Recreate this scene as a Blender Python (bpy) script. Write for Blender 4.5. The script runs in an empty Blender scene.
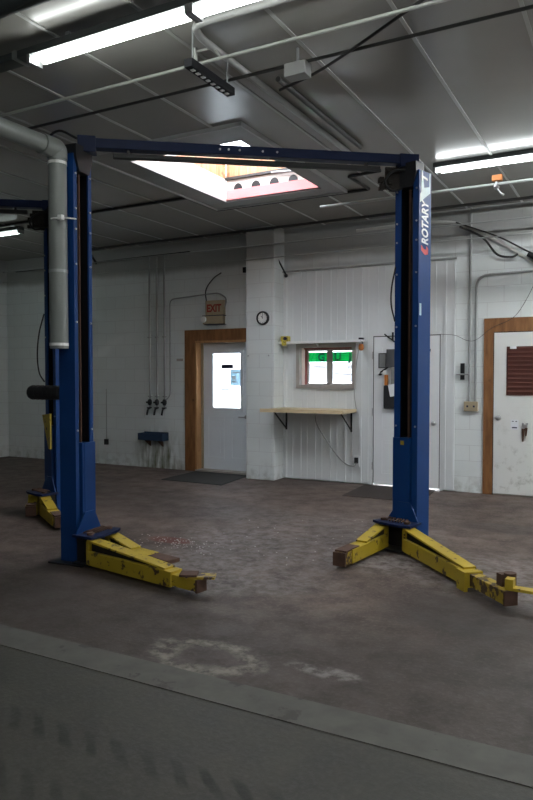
import bpy, bmesh, math, random
from mathutils import Vector, Matrix
random.seed(7)
PI = math.pi
SC = bpy.context.scene
COL = SC.collection
I4 = Matrix.Identity(4)

# ------------------------------------------------------------------ mesh builder
class MB:
    def __init__(self, M=None):
        self.bm = bmesh.new(); self.M = M.copy() if M else I4.copy()
    def v(self, p): return self.bm.verts.new(self.M @ Vector(p))
    def face(self, vs, smooth=False):
        try:
            f = self.bm.faces.new(vs); f.smooth = smooth; return f
        except ValueError: return None
    def box(self, x0, x1, y0, y1, z0, z1, bev=0.0):
        x0, x1 = min(x0, x1), max(x0, x1); y0, y1 = min(y0, y1), max(y0, y1); z0, z1 = min(z0, z1), max(z0, z1)
        vs = [self.v(p) for p in ((x0,y0,z0),(x1,y0,z0),(x1,y1,z0),(x0,y1,z0),(x0,y0,z1),(x1,y0,z1),(x1,y1,z1),(x0,y1,z1))]
        fs = [self.face([vs[i] for i in q]) for q in ((3,2,1,0),(4,5,6,7),(0,1,5,4),(1,2,6,5),(2,3,7,6),(3,0,4,7))]
        if bev > 0:
            es = list({e for f in fs for e in f.edges})
            bmesh.ops.bevel(self.bm, geom=es, offset=bev, segments=2, affect='EDGES', profile=0.6)
        return self
    def hexa(self, pts):                                  # eight corners, bottom ring then top ring
        vs = [self.v(p) for p in pts]
        for q in ((3,2,1,0),(4,5,6,7),(0,1,5,4),(1,2,6,5),(2,3,7,6),(3,0,4,7)): self.face([vs[i] for i in q])
        return self
    def prism(self, poly, a, b, axis='z'):                # polygon extruded along an axis
        def P(u, w, t):
            return (u, w, t) if axis == 'z' else ((u, t, w) if axis == 'y' else (t, u, w))
        lo = [self.v(P(u, w, a)) for u, w in poly]; hi = [self.v(P(u, w, b)) for u, w in poly]
        n = len(poly)
        for i in range(n): self.face([lo[i], lo[(i+1) % n], hi[(i+1) % n], hi[i]])
        self.face(lo[::-1]); self.face(hi)
        return self
    def tube(self, pts, r, seg=10, caps=True):
        pts = [Vector(p) for p in pts]; n = len(pts)
        rr = r if isinstance(r, (list, tuple)) else [r]*n
        t0 = (pts[1]-pts[0]).normalized()
        up = Vector((0,0,1)) if abs(t0.z) < 0.9 else Vector((1,0,0))
        nx = t0.cross(up).normalized(); rings = []
        for i, p in enumerate(pts):
            a = (pts[i]-pts[i-1]).normalized() if i > 0 else None
            b = (pts[i+1]-pts[i]).normalized() if i < n-1 else None
            t = (a+b).normalized() if a is not None and b is not None and (a+b).length > 1e-6 else (b if b is not None else a)
            nx = (nx - t*nx.dot(t)).normalized(); ny = t.cross(nx)
            k = 1.0
            if a is not None and b is not None: k = 1.0/max(0.6, abs(t.dot(b)))
            rings.append([self.v(p + (nx*math.cos(2*PI*j/seg) + ny*math.sin(2*PI*j/seg))*rr[i]*k) for j in range(seg)])
        for i in range(n-1):
            for j in range(seg):
                self.face([rings[i][j], rings[i][(j+1) % seg], rings[i+1][(j+1) % seg], rings[i+1][j]], True)
        if caps:
            for ring, rev in ((rings[0], True), (rings[-1], False)):
                c = [self.bm.verts.new(q.co) for q in ring]
                self.face(c[::-1] if rev else c)
        return self
    def cyl(self, a, b, r, seg=16): return self.tube([a, b], r, seg)
    def lathe(self, prof, c=(0,0,0), axis='z', seg=20):    # prof: (radius, height)
        c = Vector(c); rings = []
        for r, h in prof:
            ring = []
            for j in range(seg):
                u, w = r*math.cos(2*PI*j/seg), r*math.sin(2*PI*j/seg)
                ring.append(self.v(c + (Vector((u,w,h)) if axis == 'z' else (Vector((u,h,w)) if axis == 'y' else Vector((h,u,w))))))
            rings.append(ring)
        for i in range(len(prof)-1):
            for j in range(seg): self.face([rings[i][j], rings[i][(j+1) % seg], rings[i+1][(j+1) % seg], rings[i+1][j]], False)
        self.face(rings[0][::-1]); self.face(rings[-1])
        return self
    def build(self, name, m, parent=None, loc=None):
        bmesh.ops.recalc_face_normals(self.bm, faces=self.bm.faces[:])
        me = bpy.data.meshes.new(name); self.bm.to_mesh(me); self.bm.free()
        me.materials.append(m)
        o = bpy.data.objects.new(name, me); COL.objects.link(o)
        if parent: o.parent = parent
        if loc: o.location = loc
        return o

def smooth(pts, n=6):                                      # Catmull-Rom through the points
    P = [Vector(p) for p in pts]; P = [P[0]*2-P[1]] + P + [P[-1]*2-P[-2]]; out = []
    for i in range(1, len(P)-2):
        for k in range(n):
            t = k/n; a, b, c, d = P[i-1:i+3]
            out.append(0.5*((2*b)+(c-a)*t+(2*a-5*b+4*c-d)*t*t+(3*b-a-3*c+d)*t**3))
    out.append(P[-2]); return out
def bend(pts, r=0.06, n=5):                                # polyline with rounded corners
    P = [Vector(p) for p in pts]; out = [P[0]]
    for i in range(1, len(P)-1):
        a = (P[i-1]-P[i]); b = (P[i+1]-P[i]); rr = min(r, a.length*.45, b.length*.45)
        p0 = P[i]+a.normalized()*rr; p1 = P[i]+b.normalized()*rr
        for k in range(n+1):
            t = k/n; out.append(p0*(1-t)**2 + P[i]*2*t*(1-t) + p1*t*t)
    out.append(P[-1]); return out

def tag(o, label=None, cat=None, group=None, kind=None):
    if label: o['label'] = label
    if cat: o['category'] = cat
    if group: o['group'] = group
    if kind: o['kind'] = kind
    return o
def thing(name, label, cat, loc=(0,0,0), group=None):
    o = bpy.data.objects.new(name, None); COL.objects.link(o); o.location = loc; o.empty_display_size = .1
    return tag(o, label, cat, group)
def struct(o, label, cat): return tag(o, label, cat, None, 'structure')
def text_obj(s, size, name, m, parent, M, bold=0.0, shear=0.0, depth=0.0008, spacing=1.0, sx=1.0):
    cu = bpy.data.curves.new(name, 'FONT'); cu.body = s; cu.size = size; cu.offset = bold; cu.shear = shear
    cu.extrude = depth; cu.space_character = spacing; cu.align_x = 'LEFT'; cu.resolution_u = 3
    t = bpy.data.objects.new(name, cu); me = bpy.data.meshes.new_from_object(t)
    bpy.data.objects.remove(t); bpy.data.curves.remove(cu)
    for v in me.vertices: v.co.x *= sx
    me.transform(M); me.name = name; me.materials.clear(); me.materials.append(m)
    o = bpy.data.objects.new(name, me); COL.objects.link(o)
    if parent: o.parent = parent
    return o

# ------------------------------------------------------------------ materials
def new_mat(name):
    m = bpy.data.materials.new(name); m.use_nodes = True
    nt = m.node_tree; b = nt.nodes['Principled BSDF']
    return m, nt, b
def N(nt, t, **k):
    n = nt.nodes.new(t)
    for a, v in k.items(): setattr(n, a, v)
    return n
def L(nt, a, b): nt.links.new(a, b)
def rgb(c): return (c[0], c[1], c[2], 1.0)
def mix(nt, fac, a, b):
    n = N(nt, 'ShaderNodeMix', data_type='RGBA')
    for sock, val in ((n.inputs[0], fac), (n.inputs[6], a), (n.inputs[7], b)):
        if isinstance(val, (int, float)): sock.default_value = val
        elif isinstance(val, (tuple, list)): sock.default_value = rgb(val)
        else: L(nt, val, sock)
    return n.outputs[2]
def ramp(nt, val, stops):
    n = N(nt, 'ShaderNodeValToRGB'); el = n.color_ramp.elements
    while len(el) < len(stops): el.new(0.5)
    for e, (p, c) in zip(el, stops):
        e.position = p; e.color = (c, c, c, 1) if isinstance(c, (int, float)) else rgb(c)
    L(nt, val, n.inputs[0]); return n.outputs[0]
def noise(nt, co, scale, detail=4, rough=.55):
    n = N(nt, 'ShaderNodeTexNoise'); n.inputs['Scale'].default_value = scale
    n.inputs['Detail'].default_value = detail; n.inputs['Roughness'].default_value = rough
    L(nt, co, n.inputs['Vector']); return n.outputs[0]
def pos(nt): return N(nt, 'ShaderNodeNewGeometry').outputs['Position']
def math_(nt, op, a, b=None, clamp=False):
    n = N(nt, 'ShaderNodeMath', operation=op, use_clamp=clamp)
    for i, val in enumerate((a, b)):
        if val is None: continue
        if isinstance(val, (int, float)): n.inputs[i].default_value = val
        else: L(nt, val, n.inputs[i])
    return n.outputs[0]
def mapr(nt, val, a, b, c=0, d=1, smoothstep=True):
    n = N(nt, 'ShaderNodeMapRange'); n.interpolation_type = 'SMOOTHSTEP' if smoothstep else 'LINEAR'
    for i, x in ((1, a), (2, b), (3, c), (4, d)): n.inputs[i].default_value = x
    L(nt, val, n.inputs[0]); return n.outputs[0]
def bump(nt, b, h, strength=.3, dist=.01):
    n = N(nt, 'ShaderNodeBump'); n.inputs['Strength'].default_value = strength; n.inputs['Distance'].default_value = dist
    L(nt, h, n.inputs['Height']); L(nt, n.outputs[0], b.inputs['Normal'])
def simple(name, c, rough=.5, metal=0.0, var=.15, scale=8, spec=.5, worn=None, wornth=.62, wornscale=9):
    m, nt, b = new_mat(name); P = pos(nt)
    f = noise(nt, P, scale)
    col = mix(nt, f, tuple(x*(1-var) for x in c), tuple(min(1, x*(1+var)) for x in c))
    if worn:
        w = ramp(nt, noise(nt, P, wornscale, 6, .65), [(wornth-.02, 0), (wornth+.02, 1)])
        col = mix(nt, w, col, worn)
    L(nt, col, b.inputs['Base Color'])
    b.inputs['Roughness'].default_value = rough; b.inputs['Metallic'].default_value = metal
    b.inputs['Specular IOR Level'].default_value = spec
    return m
def emis(name, c, s):
    m, nt, b = new_mat(name); b.inputs['Base Color'].default_value = rgb((.8,.8,.8))
    b.inputs['Emission Color'].default_value = rgb(c); b.inputs['Emission Strength'].default_value = s
    return m
def glass(name, tint=(.95,.97,.97), gl=.06, trans=0.0):
    m, nt, b = new_mat(name); nt.nodes.remove(b)
    t = N(nt, 'ShaderNodeBsdfTransparent'); t.inputs[0].default_value = rgb(tint)
    g = N(nt, 'ShaderNodeBsdfGlossy'); g.inputs['Roughness'].default_value = .02
    mx = N(nt, 'ShaderNodeMixShader'); mx.inputs[0].default_value = gl
    L(nt, t.outputs[0], mx.inputs[1]); L(nt, g.outputs[0], mx.inputs[2]); out = mx.outputs[0]
    if trans:
        tr = N(nt, 'ShaderNodeBsdfTranslucent'); tr.inputs[0].default_value = rgb((.9,.9,.92))
        m2 = N(nt, 'ShaderNodeMixShader'); m2.inputs[0].default_value = trans
        L(nt, out, m2.inputs[1]); L(nt, tr.outputs[0], m2.inputs[2]); out = m2.outputs[0]
    L(nt, out, nt.nodes['Material Output'].inputs[0])
    return m

def block_wall():
    m, nt, b = new_mat('painted_block'); P = pos(nt)
    sp = N(nt, 'ShaderNodeSeparateXYZ'); L(nt, P, sp.inputs[0])
    cb = N(nt, 'ShaderNodeCombineXYZ'); L(nt, math_(nt, 'ADD', sp.outputs[0], sp.outputs[1]), cb.inputs[0]); L(nt, sp.outputs[2], cb.inputs[1])
    br = N(nt, 'ShaderNodeTexBrick'); L(nt, cb.outputs[0], br.inputs['Vector'])
    br.inputs['Scale'].default_value = 1; br.inputs['Mortar Size'].default_value = .006; br.inputs['Mortar Smooth'].default_value = .5
    br.inputs['Brick Width'].default_value = .4; br.inputs['Row Height'].default_value = .2
    br.inputs['Color1'].default_value = rgb((.71,.745,.74)); br.inputs['Color2'].default_value = rgb((.74,.775,.77)); br.inputs['Mortar'].default_value = rgb((.63,.645,.645))
    f = ramp(nt, noise(nt, P, 1.3, 5), [(.35, 0), (.75, 1)])
    col = mix(nt, math_(nt, 'MULTIPLY', f, .3), br.outputs[0], (.56,.57,.55))
    # shade along the wall top, put into the colour as a darker band
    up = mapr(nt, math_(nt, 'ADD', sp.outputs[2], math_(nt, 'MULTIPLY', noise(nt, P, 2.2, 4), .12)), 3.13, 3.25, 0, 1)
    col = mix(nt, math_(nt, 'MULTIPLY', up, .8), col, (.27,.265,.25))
    # grime near the floor, and the damp streak below the drip tray
    low = mapr(nt, sp.outputs[2], .0, .35, 1, 0)
    g = math_(nt, 'MULTIPLY', low, ramp(nt, noise(nt, P, 7, 6), [(.46, 0), (.62, 1)]))
    col = mix(nt, math_(nt, 'MULTIPLY', g, .4), col, (.2,.19,.15))
    tx = mapr(nt, math_(nt, 'ABSOLUTE', math_(nt, 'ADD', sp.outputs[0], 6.78)), .2, .62, 1, 0)
    tz = mapr(nt, sp.outputs[2], .25, .75, 1, 0)
    mp = N(nt, 'ShaderNodeMapping'); mp.inputs['Scale'].default_value = (9, 9, 1.6); L(nt, P, mp.inputs[0])
    st = ramp(nt, noise(nt, mp.outputs[0], 1.4, 5), [(.36, 0), (.62, 1)])
    col = mix(nt, math_(nt, 'MULTIPLY', math_(nt, 'MULTIPLY', tx, tz), math_(nt, 'MULTIPLY', st, .95)), col, (.11,.115,.05))
    L(nt, col, b.inputs['Base Color']); b.inputs['Roughness'].default_value = .5
    h = math_(nt, 'ADD', math_(nt, 'MULTIPLY', br.outputs['Fac'], -1), math_(nt, 'MULTIPLY', noise(nt, P, 60, 3), .15))
    bump(nt, b, h, .2, .004)
    return m

def floor_mat():
    m, nt, b = new_mat('stained_concrete'); P = pos(nt)
    sp = N(nt, 'ShaderNodeSeparateXYZ'); L(nt, P, sp.inputs[0]); X, Y = sp.outputs[0], sp.outputs[1]
    n1 = noise(nt, P, .9, 6, .6); n2 = noise(nt, P, 4.5, 6, .65); n3 = noise(nt, P, 38, 4, .7)
    col = mix(nt, ramp(nt, n1, [(.32, 0), (.68, 1)]), (.050,.032,.024), (.138,.098,.079))
    col = mix(nt, math_(nt, 'MULTIPLY', ramp(nt, n2, [(.45, 0), (.63, 1)]), .5), col, (.038,.029,.025))
    col = mix(nt, math_(nt, 'MULTIPLY', ramp(nt, n3, [(.50, 0), (.68, 1)]), .45), col, (.235,.185,.162))
    # darker zone just beyond the joint strip, with a ragged outline
    oz = mapr(nt, math_(nt, 'ADD', Y, math_(nt, 'MULTIPLY', math_(nt, 'SUBTRACT', n1, .5), 3.2)), 3.3, 4.7, 1, 0)
    col = mix(nt, math_(nt, 'MULTIPLY', oz, .62), col, (.029,.025,.021))
    # foreground slab, greener and darker
    fg = mapr(nt, math_(nt, 'ADD', Y, math_(nt, 'MULTIPLY', n2, .06)), 2.58, 2.62, 1, 0)
    fgc = mix(nt, ramp(nt, n2, [(.35, 0), (.7, 1)]), (.032,.031,.025), (.069,.066,.054))
    fgc = mix(nt, math_(nt, 'MULTIPLY', ramp(nt, n3, [(.45, 0), (.8, 1)]), .3), fgc, (.125,.12,.105))
    col = mix(nt, fg, col, fgc)
    def ell(cx, cy, rx, ry, a=.6, bb=1.15, k=.5):
        dx = math_(nt, 'DIVIDE', math_(nt, 'SUBTRACT', X, cx), rx); dy = math_(nt, 'DIVIDE', math_(nt, 'SUBTRACT', Y, cy), ry)
        d = math_(nt, 'SQRT', math_(nt, 'ADD', math_(nt, 'MULTIPLY', dx, dx), math_(nt, 'MULTIPLY', dy, dy)))
        d = math_(nt, 'ADD', d, math_(nt, 'MULTIPLY', math_(nt, 'SUBTRACT', n2, .5), k*2))
        return mapr(nt, d, a, bb, 1, 0), d
    def over(fac, c, k):
        nonlocal col
        col = mix(nt, math_(nt, 'MULTIPLY', fac, k), col, c)
    sparse = ramp(nt, noise(nt, P, 11, 6, .7), [(.42, 0), (.6, 1)])
    for cx, cy, rx, ry, k in ((-1.85,5.25,.45,.35,.55), (-2.9,4.35,1.1,.5,.45), (-.75,5.2,.9,.7,.55), (-2.6,5.3,1.3,.6,.45), (-1.35,3.1,.22,.07,.7), (-2.9,6.3,1.5,.5,.28)):
        e, _ = ell(cx, cy, rx, ry); over(math_(nt, 'MULTIPLY', e, sparse), (.27,.245,.235), k)
    for cx, cy, rx, ry, k in ((-1.1,6.9,.5,.25,.6), (-.5,4.3,.8,.5,.5), (-4.4,6.3,1.2,.7,.35), (-5.6,6.9,1.2,.5,.35), (-.95,4.3,.55,.4,.4)):
        e, _ = ell(cx, cy, rx, ry); over(e, (.026,.021,.018), k)
    e, _ = ell(-3.68, 4.98, .24, .12, .7, 1.05, .35); over(e, (.12,.03,.017), .85)
    e, d = ell(-1.98, 2.98, .32, .2, .85, 1.2, .45)
    ringf = math_(nt, 'MULTIPLY', e, mapr(nt, d, .35, .8, 0, 1)); over(math_(nt, 'MULTIPLY', ringf, sparse), (.27,.24,.20), .75)
    # tyre tread prints on the near slab
    for yc, k in ((2.04, .75), (1.72, .5)):
        band = mapr(nt, math_(nt, 'ABSOLUTE', math_(nt, 'SUBTRACT', Y, yc)), .035, .09, 1, 0)
        sk = math_(nt, 'ADD', X, math_(nt, 'MULTIPLY', math_(nt, 'SUBTRACT', Y, yc), 1.1))
        sk = math_(nt, 'ADD', sk, math_(nt, 'MULTIPLY', n2, .12))
        w = math_(nt, 'SINE', math_(nt, 'MULTIPLY', sk, 2*PI/.145))
        over(math_(nt, 'MULTIPLY', math_(nt, 'MULTIPLY', band, ramp(nt, n2, [(.35, .3), (.6, 1)])), mapr(nt, w, -.3, .8, 0, 1)), (.011,.011,.010), k)
    L(nt, col, b.inputs['Base Color'])
    L(nt, ramp(nt, n2, [(.3, .48), (.7, .72)]), b.inputs['Roughness'])
    b.inputs['Specular IOR Level'].default_value = .4
    bump(nt, b, math_(nt, 'ADD', n3, math_(nt, 'MULTIPLY', n2, .6)), .35, .006)
    return m

def ceiling_mat():
    m, nt, b = new_mat('glossy_ceiling_panel'); P = pos(nt)
    f = noise(nt, P, 1.1, 5)
    col = mix(nt, f, (.30,.29,.27), (.39,.38,.36))
    L(nt, col, b.inputs['Base Color'])
    b.inputs['Roughness'].default_value = .23
    b.inputs['Specular IOR Level'].default_value = .75
    return m

def wood(name, a, c, sc=(6, 6, .9), rough=.5):
    m, nt, b = new_mat(name); P = pos(nt)
    mp = N(nt, 'ShaderNodeMapping'); mp.inputs['Scale'].default_value = sc; L(nt, P, mp.inputs[0])
    f = ramp(nt, noise(nt, mp.outputs[0], 4, 6, .6), [(.3, 0), (.72, 1)])
    col = mix(nt, f, a, c)
    k = ramp(nt, noise(nt, P, 6, 2), [(.68, 0), (.74, 1)])
    col = mix(nt, math_(nt, 'MULTIPLY', k, .6), col, tuple(x*.35 for x in a))
    L(nt, col, b.inputs['Base Color']); b.inputs['Roughness'].default_value = rough
    return m

def door_steel():
    m, nt, b = new_mat('scuffed_white_door'); P = pos(nt)
    sp = N(nt, 'ShaderNodeSeparateXYZ'); L(nt, P, sp.inputs[0])
    low = mapr(nt, sp.outputs[2], .1, 1.3, 1, 0)
    f = ramp(nt, noise(nt, P, 9, 6, .7), [(.52, 0), (.68, 1)])
    col = mix(nt, math_(nt, 'MULTIPLY', math_(nt, 'MULTIPLY', f, low), .5), (.72,.725,.70), (.25,.23,.19))
    L(nt, col, b.inputs['Base Color']); b.inputs['Roughness'].default_value = .42
    return m

M = {}
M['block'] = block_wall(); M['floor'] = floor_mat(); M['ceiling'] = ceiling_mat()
M['strip'] = simple('pale_concrete_strip', (.088,.084,.072), .7, var=.5, scale=7, worn=(.05,.046,.04), wornth=.6, wornscale=4)
M['batten'] = simple('pale_batten', (.50,.50,.49), .45)
M['greybatten'] = simple('grey_batten', (.34,.335,.32), .3)
M['trimboard'] = simple('ceiling_trim', (.34,.34,.33), .4)
M['blue'] = simple('blue_enamel', (.004,.040,.165), .45, var=.14, scale=5, spec=.28, worn=(.02,.022,.03), wornth=.74, wornscale=14)
M['darkblue'] = simple('dark_blue_enamel', (.006,.014,.055), .5, var=.15, spec=.25)
M['yellow'] = simple('chipped_yellow_paint', (.44,.315,.022), .45, var=.12, scale=6, worn=(.06,.032,.018), wornth=.60, wornscale=13)
M['wornyellow'] = simple('worn_yellow_paint', (.40,.28,.022), .5, var=.15, scale=6, worn=(.06,.032,.018), wornth=.50, wornscale=14)
M['rust'] = simple('rusty_steel', (.085,.042,.026), .8, var=.5, scale=18)
M['blackgrease'] = simple('black_grease', (.006,.006,.008), .7, var=.3, spec=.2)
M['black'] = simple('black_rubber', (.012,.012,.013), .55, var=.2)
M['blacksteel'] = simple('greasy_black_steel', (.016,.016,.018), .4, metal=.3, var=.3)
M['rustblack'] = simple('oily_dark_steel', (.022,.018,.015), .7, var=.5, scale=30, spec=.25)
M['steel'] = simple('plain_steel', (.45,.45,.46), .35, metal=.8)
M['galv'] = simple('galvanised_conduit', (.34,.35,.35), .4, metal=.55, var=.15)
M['darkpipe'] = simple('dark_pipe', (.035,.034,.033), .5, metal=.2)
M['wallpipe'] = simple('grey_painted_pipe', (.33,.34,.33), .5)
M['palehose'] = simple('pale_hose', (.56,.56,.53), .5)
M['whitepipe'] = simple('white_painted_pipe', (.42,.43,.40), .45)
M['pvc'] = simple('grey_duct_plastic', (.20,.213,.20), .38, var=.12, scale=4)
M['panelwhite'] = simple('white_metal_cladding', (.70,.72,.725), .38, var=.05, scale=3)
M['doorwhite'] = simple('white_door_paint', (.76,.775,.79), .4, var=.04, scale=3)
M['doorgrey'] = simple('pale_grey_door_paint', (.78,.82,.86), .42, var=.05, scale=3)
M['doorsteel'] = door_steel()
M['oak'] = wood('stained_wood', (.15,.060,.019), (.29,.13,.045))
M['oaklight'] = wood('light_stained_wood', (.34,.17,.065), (.47,.26,.11))
M['pine'] = wood('pine_board', (.56,.43,.26), (.74,.60,.38), (1.2, 8, 8))
M['plytan'] = wood('tan_boards', (.28,.13,.06), (.52,.29,.16), (7, 7, .8))
M['shaftwhite'] = simple('white_shaft_board', (.60,.545,.51), .6, var=.05)
M['pinkboard'] = simple('pink_foam_board', (.80,.24,.24), .6, var=.1, scale=5)
M['housing'] = simple('grey_fixture_housing', (.06,.07,.07), .5)
M['whiteplastic'] = simple('white_plastic', (.84,.84,.82), .4, var=.04)
M['beige'] = simple('aged_beige_plastic', (.38,.315,.21), .5, var=.1)
M['red'] = simple('red_letters', (.30,.035,.02), .5, var=.1)
M['redlogo'] = simple('red_print', (.55,.05,.05), .5, var=.05)
M['whiteprint'] = simple('white_print', (.78,.80,.82), .4, var=.03)
M['tealprint'] = simple('pale_teal_print', (.50,.66,.70), .4, var=.05)
M['lever'] = simple('brown_louvre', (.085,.026,.018), .55, var=.25)
M['mat'] = simple('dark_door_mat', (.022,.023,.022), .9, var=.4, scale=40)
M['brownmat'] = simple('dark_brown_mat', (.034,.024,.020), .9, var=.4, scale=40)
M['tray'] = simple('dark_blue_tray', (.012,.032,.075), .5, var=.2)
M['winframe'] = simple('taupe_window_frame', (.36,.33,.30), .5)
M['reveal'] = simple('pale_pink_reveal', (.72,.58,.52), .6)
M['redtrim'] = simple('dull_red_trim', (.30,.085,.07), .6)
M['glass'] = glass('window_glass'); M['skyglass'] = glass('skylight_glazing', (.92,.93,.95), .04, .25)
M['paper'] = simple('paper', (.75,.77,.80), .7, var=.03)
def backlit(name, c):
    m, nt, b = new_mat(name); nt.nodes.remove(b)
    d = N(nt, 'ShaderNodeBsdfDiffuse'); t = N(nt, 'ShaderNodeBsdfTranslucent'); P = pos(nt)
    col = mix(nt, noise(nt, P, 14, 3), tuple(x*.93 for x in c), c); L(nt, col, d.inputs[0]); L(nt, col, t.inputs[0])
    mx = N(nt, 'ShaderNodeMixShader'); mx.inputs[0].default_value = .6
    L(nt, d.outputs[0], mx.inputs[1]); L(nt, t.outputs[0], mx.inputs[2]); L(nt, mx.outputs[0], nt.nodes['Material Output'].inputs[0]); return m
M['thinpaper'] = backlit('thin_white_paper', (.86,.87,.9)); M['bluepaper'] = backlit('pale_blue_poster', (.48,.60,.67)); M['green'] = backlit('green_banner', (.02,.50,.20))
M['ink'] = simple('dark_ink', (.02,.02,.05), .6)
M['greendark'] = simple('dark_green_print', (.01,.12,.09), .5)
M['yellowplastic'] = simple('yellow_plastic', (.52,.42,.06), .45, worn=(.08,.07,.03), wornth=.6, wornscale=40)
M['orange'] = simple('orange_plastic', (.48,.16,.03), .5)
M['snow'] = simple('snowy_ground', (.85,.86,.88), .8, var=.03)
M['exterior'] = simple('white_siding', (.80,.80,.82), .7, var=.03)
M['greyfabric'] = simple('grey_fabric', (.20,.20,.19), .85, var=.2, scale=30)
M['blackfabric'] = simple('black_fabric', (.014,.014,.016), .85, var=.2)
M['greyplastic'] = simple('dark_grey_plastic', (.06,.062,.065), .5)
M['chips'] = simple('pale_chips', (.5,.47,.44), .8)

# ------------------------------------------------------------------ room shell
YW, ZC = 8.87, 3.60          # back wall face, ceiling height
XL, XR, YF = -10.25, 5.2, -4.2
struct(MB().box(XL-.2, XR+.2, YF-.2, YW+.2, -.15, 0).build('floor', M['floor']), 'dark brown stained concrete shop floor with tyre prints', 'floor')
struct(MB().box(XL, XR, 2.565, 2.782, .0005, .004).build('trim_1', M['strip']), 'pale concrete joint strip running across the near floor', 'floor strip')

def holed_panel(name, x0, x1, z0, z1, y0, y1, holes, m):
    b = MB(); xs = sorted({x0, x1, *[h[0] for h in holes], *[h[1] for h in holes]})
    for a, c in zip(xs[:-1], xs[1:]):
        hs = sorted([(h[2], h[3]) for h in holes if h[0] <= a+1e-6 and h[1] >= c-1e-6]); z = z0
        for lo, hi in hs:
            if lo > z+1e-6: b.box(a, c, y0, y1, z, lo)
            z = hi
        if z < z1-1e-6: b.box(a, c, y0, y1, z, z1)
    bmesh.ops.remove_doubles(b.bm, verts=b.bm.verts[:], dist=1e-5)
    return b.build(name, m)
D1 = (-6.06, -5.05, 0, 2.03)     # door opening left of the pillar
WN = (-4.235, -3.445, 1.36, 1.885)
D2 = (-3.15, -2.24, 0, 2.02)
D3 = (-1.585, -.62, 0, 2.035)
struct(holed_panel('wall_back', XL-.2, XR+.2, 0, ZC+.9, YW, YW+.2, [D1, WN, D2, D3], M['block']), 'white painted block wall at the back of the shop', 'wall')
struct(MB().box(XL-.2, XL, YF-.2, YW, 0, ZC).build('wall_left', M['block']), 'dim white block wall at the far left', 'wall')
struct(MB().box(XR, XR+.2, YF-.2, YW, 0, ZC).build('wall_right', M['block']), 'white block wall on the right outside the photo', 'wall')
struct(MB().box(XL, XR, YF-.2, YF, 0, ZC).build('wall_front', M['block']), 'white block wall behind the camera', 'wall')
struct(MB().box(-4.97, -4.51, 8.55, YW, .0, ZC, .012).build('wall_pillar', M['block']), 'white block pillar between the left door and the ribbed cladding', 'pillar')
# ribbed metal cladding around the serving window and the middle door
clad = MB()
def clad_piece(x0, x1, z0, z1):
    clad.box(x0, x1, 8.835, YW, z0, z1)
    x = -4.51
    while x < x1:
        for dx, w in ((0.03, .030), (.145, .010)):
            a, c = x+dx, x+dx+w
            if a > x0 and c < x1: clad.box(a, c, 8.822 if w > .02 else 8.828, 8.836, z0, z1)
        x += .2285
clad_piece(-4.51, -4.29, .02, 2.97); clad_piece(-4.29, -3.395, 1.93, 2.97); clad_piece(-4.29, -3.395, .02, 1.32)
clad_piece(-3.395, -3.19, .02, 2.97); clad_piece(-3.19, -2.2, 2.06, 2.97); clad_piece(-2.2, -2.06, .02, 2.97)
cl = struct(clad.build('wall_cladding', M['panelwhite']), 'white ribbed metal cladding around the serving window', 'wall panel')
MB().box(-4.51, -2.04, 8.80, 8.835, 2.965, 2.985).build('cap_trim', M['wallpipe'], cl)
# ceiling with the skylight opening
SX0, SX1, SY0, SY1 = -4.40, -3.15, 5.33, 7.10
cb = MB()
hx0, hx1, hy0, hy1 = SX0-.05, SX1+.05, SY0-.05, SY1+.05
for a, c, d, e in ((XL-.2, hx0, YF-.2, YW+.2), (hx1, XR+.2, YF-.2, YW+.2), (hx0, hx1, YF-.2, hy0), (hx0, hx1, hy1, YW+.2)): cb.box(a, c, d, e, ZC, ZC+.12)
bmesh.ops.remove_doubles(cb.bm, verts=cb.bm.verts[:], dist=1e-5)
ceil = struct(cb.build('ceiling', M['ceiling']), 'low grey glossy panelled metal ceiling of the shop', 'ceiling')
k = 0
for x in [-9.1+.6525*i for i in range(20)]:
    faint = k % 3 == 1; k += 1
    runs = [(YF, 4.98), (7.37, 8.87)] if -4.75 < x < -2.95 else [(YF, 8.87)]
    for y0, y1 in runs:
        MB().box(x-.012, x+.012, y0, y1, ZC-.007, ZC+.0).build('seam_batten', M['greybatten'] if faint or x < -4.2 else M['batten'], ceil)
# trim boards around the skylight
tb = MB(); o_ = (-4.68, -2.96, 5.0, 7.34)
tb.box(o_[0], SX0, o_[2], o_[3], ZC-.022, ZC+.001); tb.box(SX1, o_[1], o_[2], o_[3], ZC-.022, ZC+.001)
tb.box(SX0, SX1, o_[2], SY0, ZC-.022, ZC+.001); tb.box(SX0, SX1, SY1, o_[3], ZC-.022, ZC+.001)
bmesh.ops.remove_doubles(tb.bm, verts=tb.bm.verts[:], dist=1e-5)
tr = struct(tb.build('trim_2', M['trimboard']), 'flat grey trim boards framing the ceiling skylight', 'trim')
lp = MB()
for a, c, d, e in ((o_[0]-.02, o_[1]+.02, o_[2]-.02, o_[2]), (o_[0]-.02, o_[1]+.02, o_[3], o_[3]+.02), (o_[0]-.02, o_[0], o_[2], o_[3]), (o_[1], o_[1]+.02, o_[2], o_[3])): lp.box(a, c, d, e, ZC-.035, ZC)
lp.build('edge_bead', M['batten'], tr)
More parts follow.
